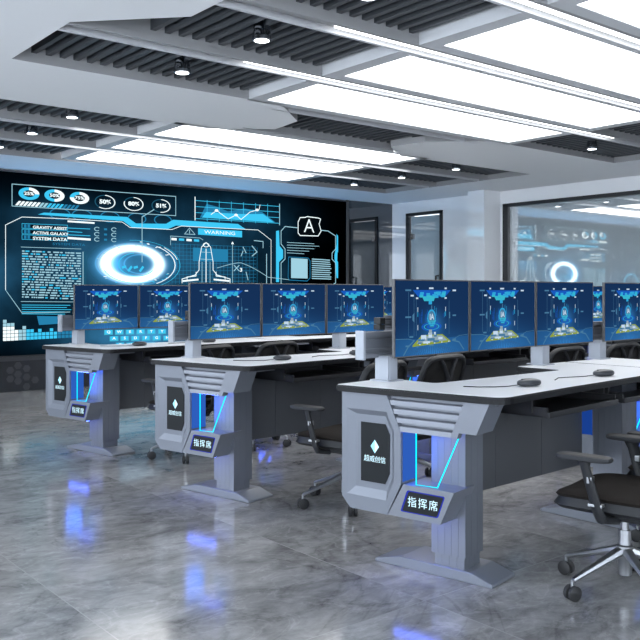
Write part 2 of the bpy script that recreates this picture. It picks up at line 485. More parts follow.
class Draw:
    """flat shapes in the x/z plane at y=-layer"""
    def __init__(s, bm, y0, step): s.bm, s.y0, s.step = bm, y0, step
    def y(s, l): return s.y0 - l*s.step
    def poly(s, pts, mi, l=1):
        f = s.bm.faces.new([s.bm.verts.new((p[0], s.y(l), p[1])) for p in pts]); f.material_index = mi
    def rect(s, x0, z0, x1, z1, mi, l=1): s.poly([(x0, z0), (x1, z0), (x1, z1), (x0, z1)], mi, l)
    def line(s, pts, w, mi, l=2, closed=False):
        P = list(pts) + ([pts[0]] if closed else [])
        for a, b in zip(P, P[1:]):
            a, b = Vector(a), Vector(b); d = b-a
            if d.length < 1e-6: continue
            d.normalize(); n = Vector((-d.y, d.x))*w/2; e = d*w*.3
            s.poly([tuple(a-n-e), tuple(b-n+e), tuple(b+n+e), tuple(a+n-e)], mi, l)
    def ring(s, cx, cz, rx, rz, w, a0, a1, mi, l=2, n=40):
        n = max(3, int(n*abs(a1-a0)/360)+1)
        for i in range(n):
            t0 = R(a0+(a1-a0)*i/n); t1 = R(a0+(a1-a0)*(i+1)/n)
            k = 1 - w
            q = [(cx+rx*math.cos(t0), cz+rz*math.sin(t0)), (cx+rx*math.cos(t1), cz+rz*math.sin(t1)),
                 (cx+k*rx*math.cos(t1), cz+k*rz*math.sin(t1)), (cx+k*rx*math.cos(t0), cz+k*rz*math.sin(t0))]
            s.poly(q, mi, l)

# ------------------------------------------------------------------ video wall
SY = WY - .065
def P(px, py, Y=SY):                     # a point of the photograph read onto the video wall
    k = (px-320)/FPX; d = Y/(-k*CX+SX)
    return ((k*SX+CX)*d, HC-(py-HY)*d/FPX)
def wall_screen_mat():
    m = bpy.data.materials.new('video_wall_image'); m.use_nodes = True
    nt = m.node_tree; nt.nodes.clear(); q = NB(nt); L = nt.links.new
    tc = nt.nodes.new('ShaderNodeTexCoord'); sp_ = nt.nodes.new('ShaderNodeSeparateXYZ'); L(tc.outputs['Object'], sp_.inputs[0])
    x, z = sp_.outputs[0], sp_.outputs[2]
    G = lambda *a: q.gauss(x, z, *a)
    blue = q.m('MULTIPLY', G(4.4, 1.45, 1.5, .7), .05)
    for a, k in (((4.87, 1.49, .75, .42), .35), ((3.05, 1.30, .35, .42), .22), ((6.0, 1.55, .75, .42), .15), ((6.3, 2.2, .9, .3), .10), ((3.8, 1.55, .5, .5), .05),
                 ((5.1, .60, .9, .16), .75), ((7.2, 1.5, .25, .6), .05), ((2.4, 1.35, .4, .5), .15), ((3.9, 2.05, .7, .22), .08)):
        blue = q.m('ADD', blue, q.m('MULTIPLY', G(*a), k))
    n = nt.nodes.new('ShaderNodeTexNoise'); n.inputs['Scale'].default_value = 3; n.inputs['Detail'].default_value = 5; L(tc.outputs['Object'], n.inputs['Vector'])
    blue = q.m('MULTIPLY', blue, q.m('ADD', .15, q.m('MULTIPLY', n.outputs['Fac'], 1.3)))
    c0x, c0z = P(133, 264)
    # the glowing gate: a thick burning ring with thin ones round it
    ring = q.m('MULTIPLY', q.ring(x, z, c0x, c0z, .37, .20, .17), 3.4)
    halo = q.m('ADD', q.m('MULTIPLY', q.ring(x, z, c0x, c0z, .37, .20, .40), .45), q.m('MULTIPLY', G(c0x-.28, c0z, .16, .13), 1.0))
    thin = q.m('ADD', q.m('MULTIPLY', q.ring(x, z, c0x+.06, c0z, .56, .265, .02), .35), q.m('MULTIPLY', q.ring(x, z, c0x+.1, c0z, .22, .12, .05), .5))
    gx = nt.nodes.new('ShaderNodeCombineColor')
    tot = q.m('ADD', blue, q.m('ADD', halo, thin))
    L(q.m('ADD', q.m('MULTIPLY', tot, .08), q.m('MULTIPLY', ring, .75)), gx.inputs[0])
    L(q.m('ADD', q.m('MULTIPLY', tot, .42), q.m('MULTIPLY', ring, .95)), gx.inputs[1])
    L(q.m('ADD', q.m('MULTIPLY', tot, .82), ring), gx.inputs[2])
    e = nt.nodes.new('ShaderNodeEmission'); o = nt.nodes.new('ShaderNodeOutputMaterial'); L(gx.outputs[0], e.inputs[0]); e.inputs[1].default_value = 1.0
    L(e.outputs[0], o.inputs[0]); return m
V = [wall_screen_mat(), emat('screen_white', (.85, .97, 1.0), 1.2), emat('screen_cyan', (.05, .60, .95), 1.0), emat('screen_blue', (.02, .22, .42), 1.0),
     emat('screen_pale', (.42, .76, .90), .85), emat('screen_dim', (.015, .10, .17), 1.0), emat('screen_black', (.002, .004, .006), 1.0), emat('screen_key', (.06, .48, .68), 1.0)]
vw = thing('video_wall', 'wall-wide black video screen glowing with cyan diagrams, gauges and a bright ring', 'screen', (0, 0, 0))
bm = bmesh.new()
box(bm, (1.70, WY-.058, .40), (8.44, WY-.001, 2.553))
finish('casing', bm, M['dark_frame'], vw)
bm = bmesh.new(); box(bm, (8.40, WY-.075, .40), (8.44, WY-.058, 2.553)); box(bm, (1.70, WY-.075, .40), (1.74, WY-.058, 2.553)); box(bm, (1.70, WY-.075, 2.535), (8.44, WY-.058, 2.553))
finish('bezel', bm, M['bezel'], vw)
bm = bmesh.new(); D = Draw(bm, SY, .0006)
D.rect(1.74, .42, 8.40, 2.535, 0, 0)
W_, C_, B_, PL, DM, BK, KY = 1, 2, 3, 4, 5, 6, 7
pp = lambda *a: [P(x, y) for x, y in a]
# gauge box
D.line(pp((12, 184), (175.7, 196.5), (175.7, 215.7), (12, 206)), .008, PL, 2, True)
def gauge(px, py, fr, txt, thick, sc=1.0, blank=False):
    cx, cz = P(px, py); rx, rz = .122*sc, .072*sc
    if thick:
        D.ring(cx, cz, rx, rz, .45, 90, 90-360*fr, W_, 3); D.ring(cx, cz, rx, rz, .45, 90-360*fr, -270, C_, 3)
        text_into(bm, txt, cx, cz, .052, W_, D.y(4), 1.35, .0015)
    else:
        D.ring(cx, cz, rx*1.12, rz*1.2, .10, 90, 90-360*fr, W_, 3); D.ring(cx, cz, rx*1.12, rz*1.2, .10, 90-360*fr, -270, DM, 3)
        text_into(bm, txt, cx, cz, .068, W_, D.y(4), 1.3, .003)
gauge(29, 193.7, .25, '25%', 1); gauge(54.5, 195.6, .5, '50%', 1); gauge(79.5, 198, .75, '75%', 1)
gauge(105, 202, .6, '50%', 0); gauge(133.6, 204, .8, '80%', 0); gauge(161, 206, .51, '51%', 0)
for i in range(16):
    x, z = P(15+i*3.9, 205.2+i*.28); c = W_ if i < 6 else (PL if i < 8 else (C_ if i < 12 else B_))
    D.poly([(x, z), (x+.032, z), (x+.075, z+.052), (x+.043, z+.052)], c, 3)
for px in (60, 82, 110, 137, 163):
    cx, cz = P(px, 214+(px-60)*.06); D.ring(cx, cz, .13, .07, .12, 0, 360, B_, 1)
# cyan swoosh under the gauges
D.poly(pp((38, 214.5), (44, 212.6), (127, 217), (136, 223.5), (166, 223.8), (173, 219.8), (238, 224), (246, 229.5), (176, 225.5), (168, 229), (132, 227.5), (123, 221)), C_, 2)
D.line(pp((5.5, 290), (5.5, 225), (22, 217), (60, 218.5), (122, 222), (130, 227.5), (172, 229.5), (181, 226), (258, 230), (271, 240), (271, 285)), .007, W_, 3)
D.line(pp((68, 221.3), (94, 223)), .02, W_, 3)
D.line(pp((5.5, 290), (22, 313), (70, 312)), .007, PL, 3)
# table of three lines
for i, s_ in enumerate(('GRAVITY ASSIST', 'ACTIVE GALAXY', 'SYSTEM DATA')):
    y = 226.5 + i*5.6
    D.line(pp((22, y-3+.0), (67.5, y-1.3), (67.5, y+3.2), (22, y+1.6)), .005, C_, 2, True)
    x0, z0 = P(31, y+.2); D.rect(x0, z0-.028, x0+.40, z0+.02, BK, 1)
    text_into(bm, s_, x0+.02, z0-.005, .046 if i < 2 else .05, W_, D.y(4), 1.25 if i < 2 else 1.3, .0012, 'LEFT')
    for j in (0, 1): x1, z1 = P(24+j*3.5, y-.5); D.rect(x1, z1-.018, x1+.028, z1+.02, B_, 3)
for i in range(4):
    D.line(pp((68, 228+i*3.4), (90-(i % 2)*8, 229+i*3.4)), .008, C_, 2); D.line(pp((68, 238), (90, 239.5)), .025, W_, 3)
for i in range(3):
    for j in range(3):
        cx, cz = P(97+j*8.5, 229+i*5.2+j*.3)
        if j == 1: D.rect(cx-.02, cz-.012, cx+.02, cz+.012, B_, 2)
        else: D.ring(cx, cz, .038, .026, .3, 30, 320, PL, 2)
text_into(bm, 'SYSTEM DATA', *P(69, 244.5), .04, B_, D.y(3), 1.6)
# text block
rr = random.Random(3)
D.line(pp((21, 247), (81, 249)), .006, PL, 3)
for i in range(19):
    y = 251 + i*2.55; x = 22
    while x < 80:
        w_ = rr.choice((1.5, 2.5, 4, 6, 3)); w_ = min(w_, 81-x)
        a, b = P(x, y+.04*(x-22)), P(x+w_, y+.04*(x-22))
        D.rect(a[0], a[1]-.0075, b[0], a[1]+.0075, PL if rr.random() < .85 else C_, 2); x += w_+rr.choice((.6, .9, 1.4, 2.6))
D.line(pp((21, 301.5), (81, 302)), .006, PL, 3)
for i in range(5):
    D.line(pp((22, 305+i*2.2), (60+rr.random()*12, 305.3+i*2.2)), .007, C_, 2)
for i in range(6): D.line(pp((83+i % 3*1.4, 252), (83+i % 3*1.4, 290)), .01, DM if i % 3 else PL, 2)
# gauge lead line into the ring
D.line(pp((154, 209.5), (142, 217), (142, 262)), .010, PL, 4)
cx, cz = P(135, 264.5)
for rx, rz, w_, a0, a1, c in ((.52, .26, .02, 120, 200, PL), (.55, .28, .025, -60, 60, W_), (.62, .31, .012, -100, 100, C_), (.60, .30, .02, 15, 50, W_), (.26, .15, .05, 100, 330, C_), (.48, .24, .03, 200, 300, C_), (.68, .34, .012, 100, 250, DM)):
    D.ring(cx+.03, cz, rx, rz, w_, a0, a1, c, 3)
for i in range(40):
    t = rr.random()*360; rd = 1+rr.random()*.35; x, z = cx+.40*rd*math.cos(R(t)), cz+.215*rd*math.sin(R(t)); D.rect(x, z, x+.03, z+.008, rr.choice((W_, C_, PL)), 3)
for i in range(4): D.line([(cx-.17+i*.08, cz+.02*(-1)**i-.06), (cx-.13+i*.08, cz+.03-.06)], .03, C_, 3)
# chart top right
D.line(pp((195, 197), (195, 220)), .012, W_, 3); D.line(pp((279.5, 204), (279.5, 225)), .012, PL, 3)
for i in range(8): x = 195+i*12.1; D.line(pp((x, 199.5+i*.75), (x, 220.5+i*.5)), .007, C_, 2)
for i in range(4): D.line(pp((195, 200.5+i*6), (279.5, 206.5+i*5.6)), .007, C_, 2)
D.poly(pp((200, 217.5), (206.5, 204), (218, 207), (228, 211.5), (244, 208.5), (262, 212), (275.5, 222.5)), B_, 1)
D.poly(pp((202, 217.5), (206, 212), (222, 213), (240, 214), (263, 214), (274, 222.5)), C_, 1.5)
D.line(pp((211, 214.5), (216.5, 210.5), (228, 219), (236, 215), (241, 219.5), (250, 212), (259, 209.5), (260, 205)), .009, W_, 3)
for q_ in ((216.5, 210.5), (236, 215), (257, 210)): cx2, cz2 = P(*q_); D.ring(cx2, cz2, .03, .018, .9, 0, 360, W_, 4, 12)
# warning
D.poly(pp((198, 228.3), (242, 231), (242, 237.4), (198, 234.6)), C_, 3)
x0, z0 = P(220, 232.9); text_into(bm, 'WARNING', x0, z0, .066, W_, D.y(5), 1.55, 0)
D.line(pp((184.5, 234), (189.5, 228), (195, 234.5)), .008, PL, 3, True); D.line(pp((189.5, 230), (189.5, 233.3)), .010, PL, 3)
D.line(pp((170.5, 245), (170.5, 236), (200, 238), (203, 240)), .007, PL, 3)
for i in range(4): D.line(pp((172+i*7.5, 239+i*.45), (176+i*7.5, 239.3+i*.45)), .03, W_ if i % 2 == 0 else C_, 3)
# blueprint grid with a rocket
D.poly(pp((193, 247.5), (228, 249.5), (228, 262), (193, 261)), B_, 1.2)
for i in range(24): D.line(pp((172+i*3.7, 243+i*.2), (172+i*3.7, 284)), .004, B_, 1)
for i in range(11): D.line(pp((172, 244+i*3.8), (256, 247+i*3.4)), .004, B_, 1)
for s_ in (-1, 1):
    D.line(pp((206, 242.5), (206+s_*4.5, 247), (206+s_*7, 262), (206+s_*7, 270), (206+s_*11, 275), (206+s_*24, 279), (206+s_*24, 283)), .010, W_, 3)
    D.line(pp((206+s_*4, 262), (206+s_*4, 284)), .007, PL, 3)
    D.line(pp((206+s_*10, 272), (206+s_*10, 276), (206+s_*19, 277), (206+s_*19, 279.5)), .010, W_, 3)
    D.line(pp((206+s_*8, 279.5), (206+s_*23, 281)), .022, W_, 3)
D.line(pp((206, 249), (206, 282)), .012, W_, 3); D.line(pp((201, 252), (211, 252.5)), .007, PL, 3); D.line(pp((200, 259), (212, 259.6)), .007, PL, 3)
cx2, cz2 = P(206, 245); D.ring(cx2, cz2, .05, .03, .3, 0, 360, W_, 3, 16)
D.line(pp((232.5, 283), (232.5, 244)), .008, PL, 3); D.poly(pp((231, 244), (232.5, 241.5), (234, 244.2)), W_, 3)
text_into(bm, 'X', *P(236.5, 268.5), .12, PL, D.y(4), 1.3); text_into(bm, '3', *P(241, 270), .07, W_, D.y(4), 1.3, .002)
D.line([P(x, 268-6*math.sin((x-217)/26*1.3)+max(0, (x-240))*.45-(max(0, x-268)*.62)) for x in range(217, 292, 3)], .007, PL, 3)
for a, b in (((243, 247), (246, 253)), ((241, 256), (243, 251)), ((252, 246), (257, 252)), ((257, 252), (252, 256)), ((246, 272), (248, 280))): D.line(pp(a, b), .012, PL, 3)
D.line(pp((254, 240.5), (263, 241.5), (263, 248)), .01, PL, 3); D.line(pp((266.5, 254), (266.5, 283)), .012, PL, 3)
# right-hand panel
pan = pp((281, 231), (285, 226.5), (328, 231), (335.5, 236), (335.5, 249), (332, 253), (332, 259), (335.5, 263), (335.5, 283), (328, 287), (284, 287), (281, 283), (281, 263), (285, 259), (285, 249), (281, 244))
D.line(pan, .011, PL, 3, True)
D.poly(pp((276, 231), (279, 230.5), (279.5, 246), (283, 250), (283, 258), (279, 262), (279, 282), (276, 282)), C_, 2)
D.poly(pp((336.5, 234), (338, 236), (338, 252), (334.5, 255), (334.5, 258), (338, 262), (338, 278), (336.5, 278)), C_, 2)
D.poly(pp((297.5, 218), (320.5, 220), (320.5, 235), (297.5, 236)), BK, 4)
D.line(pp((298, 222), (300, 217.6), (305, 217.4), (307, 216.6), (318, 218), (320.5, 219), (319, 224), (321, 231), (318, 236), (300, 235.5), (298, 233)), .012, W_, 5, True)
text_into(bm, 'A', *P(309, 226.6), .29, W_, D.y(6), 1.05, -.003)
for i in range(5): D.line(pp((287, 242.4+i*2.6), (319-abs(i-1)*5, 243.8+i*2.5)), .007, PL, 3)
D.line(pp((288.5, 257), (308, 258), (310, 261), (310, 278), (307, 281), (289, 280), (288, 277)), .009, B_, 3, True)
D.poly(pp((291, 258), (307.5, 259), (307.5, 278.5), (291, 278)), PL, 3)
for i in range(10): D.line(pp((312, 259+i*2.15), (331-rr.random()*1.5, 260.2+i*2.1)), .014, PL, 3)
# level bars, bottom left
for i in range(20):
    h = [5, 4, 4, 2, 2, 3, 2, 2, 1, 2, 1, 1, 2, 1, 1, 1, 1, 1, 1, 1][i]
    for j in range(h+1):
        x, z = P(3+i*3.9, 341-i*.2-j*3.6)
        D.rect(x, z, x+.040, z+.036, W_ if i < 4 and j < 4 else (PL if i < 6 else (C_ if i < 14 else B_)), 2)
D.poly(pp((37, 316), (70, 316.5), (70, 323), (39, 325)), B_, 1)
# keyboard
rows = (('QWERTYUI', 108.5, 332.3, 10.7), ('ASDFGHJK', 114, 338.6, 10.65), ('ZXCVBNM', 120, 345, 10.5))
for s_, x0, y0, st in rows:
    for i, ch in enumerate(s_):
        cx2, cz2 = P(x0+i*st, y0-.15*i)
        D.rect(cx2-.058, cz2-.032, cx2+.058, cz2+.030, KY, 2); D.rect(cx2-.045, cz2-.02, cx2+.045, cz2+.028, C_, 3)
        text_into(bm, ch, cx2, cz2+.003, .045, W_, D.y(4), 1.3, .001)
# gauges at the far left, seen only mirrored in the window
for rx, w_, c in ((.30, .14, C_), (.23, .05, B_), (.17, .10, B_), (.36, .02, B_)): D.ring(2.45, 1.32, rx, rx*.75, w_, -40, 250, c, 2)
for i in range(14): D.ring(2.45, 1.95, .34, .22, .07, i*26, i*26+14, PL, 2)
finish('display', bm, V, vw)

ld = bpy.data.lights.new('wall_foot_fill', 'AREA'); ld.shape = 'RECTANGLE'; ld.size = 6.4; ld.size_y = .03; ld.energy = 52; ld.color = (.16, .50, 1.0)  # added blue fill at the screen's foot, without a fixture
lo = bpy.data.objects.new('wall_foot_fill', ld); COL.objects.link(lo); lo.parent = vw; lo.location = (5.07, WY-.11, .46); lo.rotation_euler = (R(180-32), 0, 0)

# ------------------------------------------------------------------ desks
DH = .76
E_UNIT = {}
def end_module(desk, px, py, ang, mirror, lit=True):
    """one end of a console: decorated side box, grille, lit niche, name box, lifting column and foot.
       local x = inward, y = towards the back, z = up"""
    Mx = Matrix.Translation((px, py, 0)) @ Matrix.Rotation(ang, 4, 'Z')
    if mirror: Mx = Mx @ Matrix.Diagonal((-1, 1, 1, 1))
    def put(name, bm, mats, parent, smooth=False):
        for v in bm.verts: v.co = Mx @ v.co
        return finish(name, bm, mats, parent, smooth)
    T = DH-.030
    # side box
    out = [(.752*.958, T), (.492, T), (.424, .588), (.422, .376), (.490, .243), (.677, .243), (.722, .290)]
    bo = [(.694, .662), (.492, .662), (.456, .582), (.456, .385), (.494, .300), (.694, .301)]
    bi = [(.655, .640), (.505, .640), (.474, .576), (.474, .392), (.500, .335), (.657, .336)]
    bm = bmesh.new()
    ov = [bm.verts.new((0, u, z)) for u, z in out]; bv = [bm.verts.new((0, u, z)) for u, z in bo]
    iv = [bm.verts.new((.014, u, z)) for u, z in bi]
    # rim: split by hand between outline and recess
    F = lambda *v: bm.faces.new(v)
    F(ov[0], ov[1], bv[1], bv[0]); F(ov[1], ov[2], bv[2], bv[1]); F(ov[2], ov[3], bv[3], bv[2]); F(ov[3], ov[4], bv[4], bv[3])
    F(ov[4], ov[5], bv[5], bv[4]); F(ov[5], ov[6], bv[5]); F(ov[6], ov[0], bv[0], bv[5])
    for i in range(6): F(bv[i], bv[(i+1) % 6], iv[(i+1) % 6], iv[i])
    bm.faces.new(iv)
    back = [bm.verts.new((.118, u, z)) for u, z in out]
    for i in range(7): F(ov[i], ov[(i+1) % 7], back[(i+1) % 7], back[i])
    bm.faces.new(back)
    sb = put('side_panel', bm, M['light_metal'], desk)
    # dark sign with diamond and characters
    dk = [(.629, .609), (.507, .609), (.485, .567), (.486, .407), (.507, .363), (.629, .363)]
    bm = bmesh.new(); prism(bm, dk, UZ, .0142, .0105)
    cu, cz = .558, .512
    for dpts in ([(cu, cz+.028), (cu, cz-.028), (cu+.021, cz)], [(cu, cz+.028), (cu-.021, cz), (cu, cz-.028)]):
        f = bm.faces.new([bm.verts.new((.0098, a, b)) for a, b in dpts]); f.material_index = 1 if dpts[2][0] == cu else 2
    signs_into(bm, '超威创信', cu, .458, .0285, .0275, 1, .0098, mirror, 0)
    put('sign_plate', bm, [M['display_dark'], M['logo'], M_LOGO2], desk)
    # louvred grille
    bm = bmesh.new()
    g = [(.492, T), (.108, T), (.177, .587), (.424, .587)]
    prism(bm, g, UZ, .022, .05)
    fr = lambda z: (z-.587)/(T-.587)
    for i in range(4):
        z0 = .589+i*.0345; z1 = z0+.019
        ua = lambda z: .424 + (.488-.424)*fr(z); ub = lambda z: .196 - .066*fr(z)
        vs = [bm.verts.new(c) for c in ((.0, ua(z0), z0), (.0, ub(z0), z0), (.004, ub(z1), z1), (.004, ua(z1), z1),
                                        (.024, ua(z0), z0+.004), (.024, ub(z0), z0+.004), (.024, ub(z1), z1+.006), (.024, ua(z1), z1+.006))]
        for f in ((0,1,2,3), (0,4,5,1), (3,2,6,7), (1,5,6,2), (0,3,7,4)): bm.faces.new([vs[j] for j in f])
    prism(bm, [(.135, T), (.106, T), (.166, .587), (.196, .587)], UZ, -.001, .03)
    put('grille', bm, M['grey_metal'], desk)
    bm = bmesh.new()
    prism(bm, [(.106, T), (.028, T), (.082, .610), (.156, .610)], UZ, -.002, .13)
    prism(bm, [(.42, T), (.02, T), (.02, T-.012), (.42, T-.012)], UZ, .05, .26)
    put('corner_block', bm, M['grey_metal'], desk)
    # name box
    nb = [(.411, .378), (.179, .378), (.240, .245), (.486, .245)]
    bm = bmesh.new()
    prism(bm, nb, UZ, .0, .17)
    put('name_box', bm, M['grey_metal'], desk)
    bm = bmesh.new(); rim = fillet([(.392, .358), (.218, .357), (.250, .269), (.424, .269)], .008, 3)
    prism(bm, rim, UZ, -.0005, -.0015, 0)
    inn = fillet([(.384, .354), (.224, .353), (.254, .273), (.415, .273)], .008, 3)
    prism(bm, inn, UZ, -.0015, -.0028, 1)
    signs_into(bm, '指挥席', .318, .312, .044, .049, 2, -.0034, mirror, 0)
    put('name_plate', bm, [M['blue_rim'], M['display_dark'], M['logo']], desk)
    # niche lighting
    if lit:
        bm = bmesh.new(); tube(bm, [(.022, .364, .587), (.022, .364, .3795), (.030, .270, .3795), (.045, .176, .60)], .0030, 6)
        put('light_tube', bm, M['cyan_tube'], desk)
        bm = bmesh.new(); box(bm, (.012, .4195, .385), (.116, .4215, .583)); put('painted_side_glow', bm, M['blue_side_glow'], desk)  # emissive sheet: blue light falling on the box side, put into colour
        bm = bmesh.new(); box(bm, (.1185, .44, .40), (.121, .52, .60)); put('painted_inner_glow', bm, M['blue_inner_glow'], desk)  # blue LED spill on the inner face, painted as a glowing sheet
        bm = bmesh.new(); box(bm, (.055, .23, .579), (.07, .41, .583)); put('niche_light_strip', bm, M['blue_led'], desk)
        bm = bmesh.new(); box(bm, (.03, .26, .2395), (.050, .48, .2445)); put('underside_light_strip', bm, M['blue_led'], desk)
        ld = bpy.data.lights.new('niche_fill', 'AREA'); ld.shape = 'RECTANGLE'; ld.size = .13; ld.size_y = .17; ld.energy = .38; ld.color = (.05, .20, 1.0)  # unseen fill added to strengthen the blue in the niche, no fixture
        lo = bpy.data.objects.new('niche_fill', ld); COL.objects.link(lo); lo.parent = desk; lo.location = Mx @ Vector((.030, .416, .484)); lo.rotation_euler = (R(-90), 0, ang)
    # lifting column, ribbed
    bm = bmesh.new()
    def ribbed(x0, x1, y0, y1, z0, z1, n1, n2, g=.0012, gw=.0016):
        box(bm, (x0+g, y0+g, z0), (x1-g, y1-g, z1))
        def strips(a, b, n):
            w = (b-a)/n; return [(a+i*w+(gw/2 if i else 0), a+(i+1)*w-(gw/2 if i < n-1 else 0)) for i in range(n)]
        for a, b in strips(y0, y1, n1):
            box(bm, (x0, a, z0), (x0+g, b, z1)); box(bm, (x1-g, a, z0), (x1, b, z1))
        for a, b in strips(x0, x1, n2):
            box(bm, (a, y0, z0), (b, y0+g, z1)); box(bm, (a, y1-g, z0), (b, y1, z1))
    ribbed(.118, .262, .195, .352, .092, T-.012, 5, 3)
    cl = put('lifting_column', bm, M['pillar_metal'], desk)
    bm = bmesh.new(); ribbed(.128, .252, .205, .342, .035, .093, 4, 3); put('column_stage', bm, M['pillar_metal'], cl)
    # foot
    bm = bmesh.new()
    prof = [(.075, 0), (.075, .012), (.175, .043), (.50, .043), (.632, .012), (.632, 0)]
    prism(bm, prof, UZ, .115, .31, 0, .003)
    put('foot', bm, M['grey_metal'], desk)

M_LOGO2 = emat('logo_cyan', (.35, .80, 1.0), 1.5)

def tabletop(desk, pts, rad):
    o = fillet(pts, rad)
    bm = bmesh.new(); prism(bm, inset(o, .003), XY, DH-.028, DH-.024); prism(bm, o, XY, DH-.024, DH-.007); prism(bm, inset(o, .002), XY, DH-.007, DH-.004); prism(bm, inset(o, .005), XY, DH-.004, DH-.001)
    finish('edge_band', bm, M['edge_black'], desk)
    bm = bmesh.new(); prism(bm, inset(o, .007), XY, DH-.003, DH); finish('tabletop', bm, M['desk_white'], desk)

def post_at(desk, x, y, rz):
    bm = bmesh.new(); Mz = Matrix.Translation((x, y, 0)) @ Matrix.Rotation(rz, 4, 'Z')
    box(bm, (-.050, -.055, DH), (.050, .055, DH+.006), .002); box(bm, (-.032, -.034, DH+.006), (.032, .040, DH+.11))
    box(bm, (-.022, -.037, DH+.006), (.022, -.034, DH+.11))
    for v in bm.verts: v.co = Mz @ v.co
    finish('post', bm, M['post_metal'], desk)

def rail(desk, a, b):
    """extruded carrier rail behind the monitors, with end caps"""
    a, b = Vector(a), Vector(b); d = b-a; Lr = d.length; rz = math.atan2(d.y, d.x)
    Mz = Matrix.Translation((a.x, a.y, 0)) @ Matrix.Rotation(rz, 4, 'Z')
    bm = bmesh.new(); z0, z1 = .862, .976
    box(bm, (0, -.004, z0), (Lr, .018, z1))
    for za, zb in ((z0, z0+.020), (z0+.034, z0+.040), (z1-.040, z1-.034), (z1-.020, z1)): box(bm, (0, -.018, za), (Lr, -.004, zb))
    for v in bm.verts: v.co = Mz @ v.co
    r_ = finish('monitor_rail', bm, M['grey_metal'], desk)
    for x in (-.004, Lr-.008):
        bm = bmesh.new(); box(bm, (x, -.028, z0-.006), (x+.014, .022, z1+.006), .002)
        for v in bm.verts: v.co = Mz @ v.co
        finish('end_cap', bm, M['post_metal'], r_)

def tray(desk, x0, x1, y, rz):
    Mz = Matrix.Translation((x0, y, 0)) @ Matrix.Rotation(rz, 4, 'Z'); w = x1-x0
    bm = bmesh.new()
    box(bm, (0, .0, .650), (w, .36, .658)); box(bm, (0, -.012, .648), (w, .012, .672), .004)
    for x in (0, w-.012): box(bm, (x, .0, .650), (x+.012, .36, .690))
    for x in (-.014, w+.002): box(bm, (x, .06, .665), (x+.012, .38, DH-.030))
    for v in bm.verts: v.co = Mz @ v.co
    finish('keyboard_tray', bm, M['tray_black'], desk)

def modesty(desk, a, b):
    a, b = Vector(a), Vector(b); d = b-a; Lr = d.length; rz = math.atan2(d.y, d.x)
    Mz = Matrix.Translation((a.x, a.y, 0)) @ Matrix.Rotation(rz, 4, 'Z')
    bm = bmesh.new(); n = 3
    for i in range(n): box(bm, (Lr*i/n+.0012, 0, .280), (Lr*(i+1)/n-.0012, .018, DH-.030))
    box(bm, (0, .004, .282), (Lr, .016, DH-.037))
    for v in bm.verts: v.co = Mz @ v.co
    finish('modesty_panel', bm, M['panel_grey'], desk)

def end_desk(mirror, full_left=True):
    """the outer console, splayed at its free end; mirrored for the far end of a row"""
    t = bpy.data.objects.new('console_desk', None); COL.objects.link(t)
    m = (lambda x: 10.2-x) if mirror else (lambda x: x)
    pts = [(2.466, 1.975), (2.974, 2.040), (3.619, 2.104), (4.046, 2.13), (4.022, 2.80), (3.578, 2.79), (3.585, 2.522), (2.655, 2.495), (2.640, 2.775), (2.285, 2.735)]
    P2 = [(m(x), y) for x, y in pts]; rad = [.07, 0, 0, .01, .01, .02, .03, .03, .02, .03]
    if mirror: P2 = P2[::-1]; rad = rad[::-1]
    tabletop(t, P2, rad)
    end_module(t, m(2.467), 2.012, R(-12 if mirror else 12), mirror, True)
    end_module(t, m(4.020), 2.095, R(-2.5 if mirror else 2.5), not mirror, True)
    for x, y, a in ((2.562, 2.70, 7), (3.772, 2.775, 3)): post_at(t, m(x), y, R(-a if mirror else a))
    A, B = (2.425, 2.727), (4.015, 2.838)
    if mirror: rail(t, (m(B[0]), B[1]), (m(A[0]), A[1]))
    else: rail(t, A, B)
    if mirror: modesty(t, (m(3.70), 2.47), (m(2.63), 2.42)); tray(t, m(3.42), m(2.83), 2.09, R(-6)); tray(t, m(4.0), m(3.46), 2.135, R(-4))
    else: modesty(t, (2.60, 2.40), (3.70, 2.47)); tray(t, 2.80, 3.41, 2.03, R(6.5)); tray(t, 3.45, 3.98, 2.095, R(4))
    return t

def mid_desk():
    t = bpy.data.objects.new('console_desk', None); COL.objects.link(t)
    pts = [(4.056, 2.13), (5.10, 2.175), (6.144, 2.13), (6.168, 2.80), (5.70, 2.81), (5.68, 2.53), (4.52, 2.53), (4.50, 2.81), (4.032, 2.80)]
    tabletop(t, pts, [.01, 0, .01, .01, .02, .03, .03, .02, .01])
    end_module(t, 4.062, 2.095, R(2.5), False); end_module(t, 6.138, 2.095, R(-2.5), True)
    for x in (4.36, 5.84): post_at(t, x, 2.805, 0)
    rail(t, (4.045, 2.842), (6.155, 2.842)); modesty(t, (4.32, 2.48), (5.88, 2.48))
    tray(t, 4.42, 5.04, 2.13, R(2)); tray(t, 5.16, 5.78, 2.15, R(-2))
    return t

def copy_tree(o, parent=None):
    c = o.copy(); COL.objects.link(c); c.parent = parent
    for ch in list(o.children): copy_tree(ch, c)
    return c

ROWY = (0.0, 1.69, 3.37)
ROWX = (0.0, .012, .005)
ROWN = ('front row', 'middle row', 'back row')
side, mid, far = end_desk(False), mid_desk(), end_desk(True)
for r in range(3):
    for proto, nm, lab in ((side, 0, 'grey console desk with lit end panel reading 指挥席, free left end of the %s'), (mid, 1, 'grey and white console desk joined into the middle of the %s'),
                           (far, 2, 'grey and white console desk at the far right end of the %s')):
        if nm == 2 and r == 0: continue
        first = (r == 0) if nm < 2 else (r == 1)
        o = proto if first else copy_tree(proto)
        o.location = (ROWX[r], ROWY[r], 0)
        tag(o, lab % ROWN[r], 'desk', 'console desks in three rows')
        if nm < 2 or r:
            pass

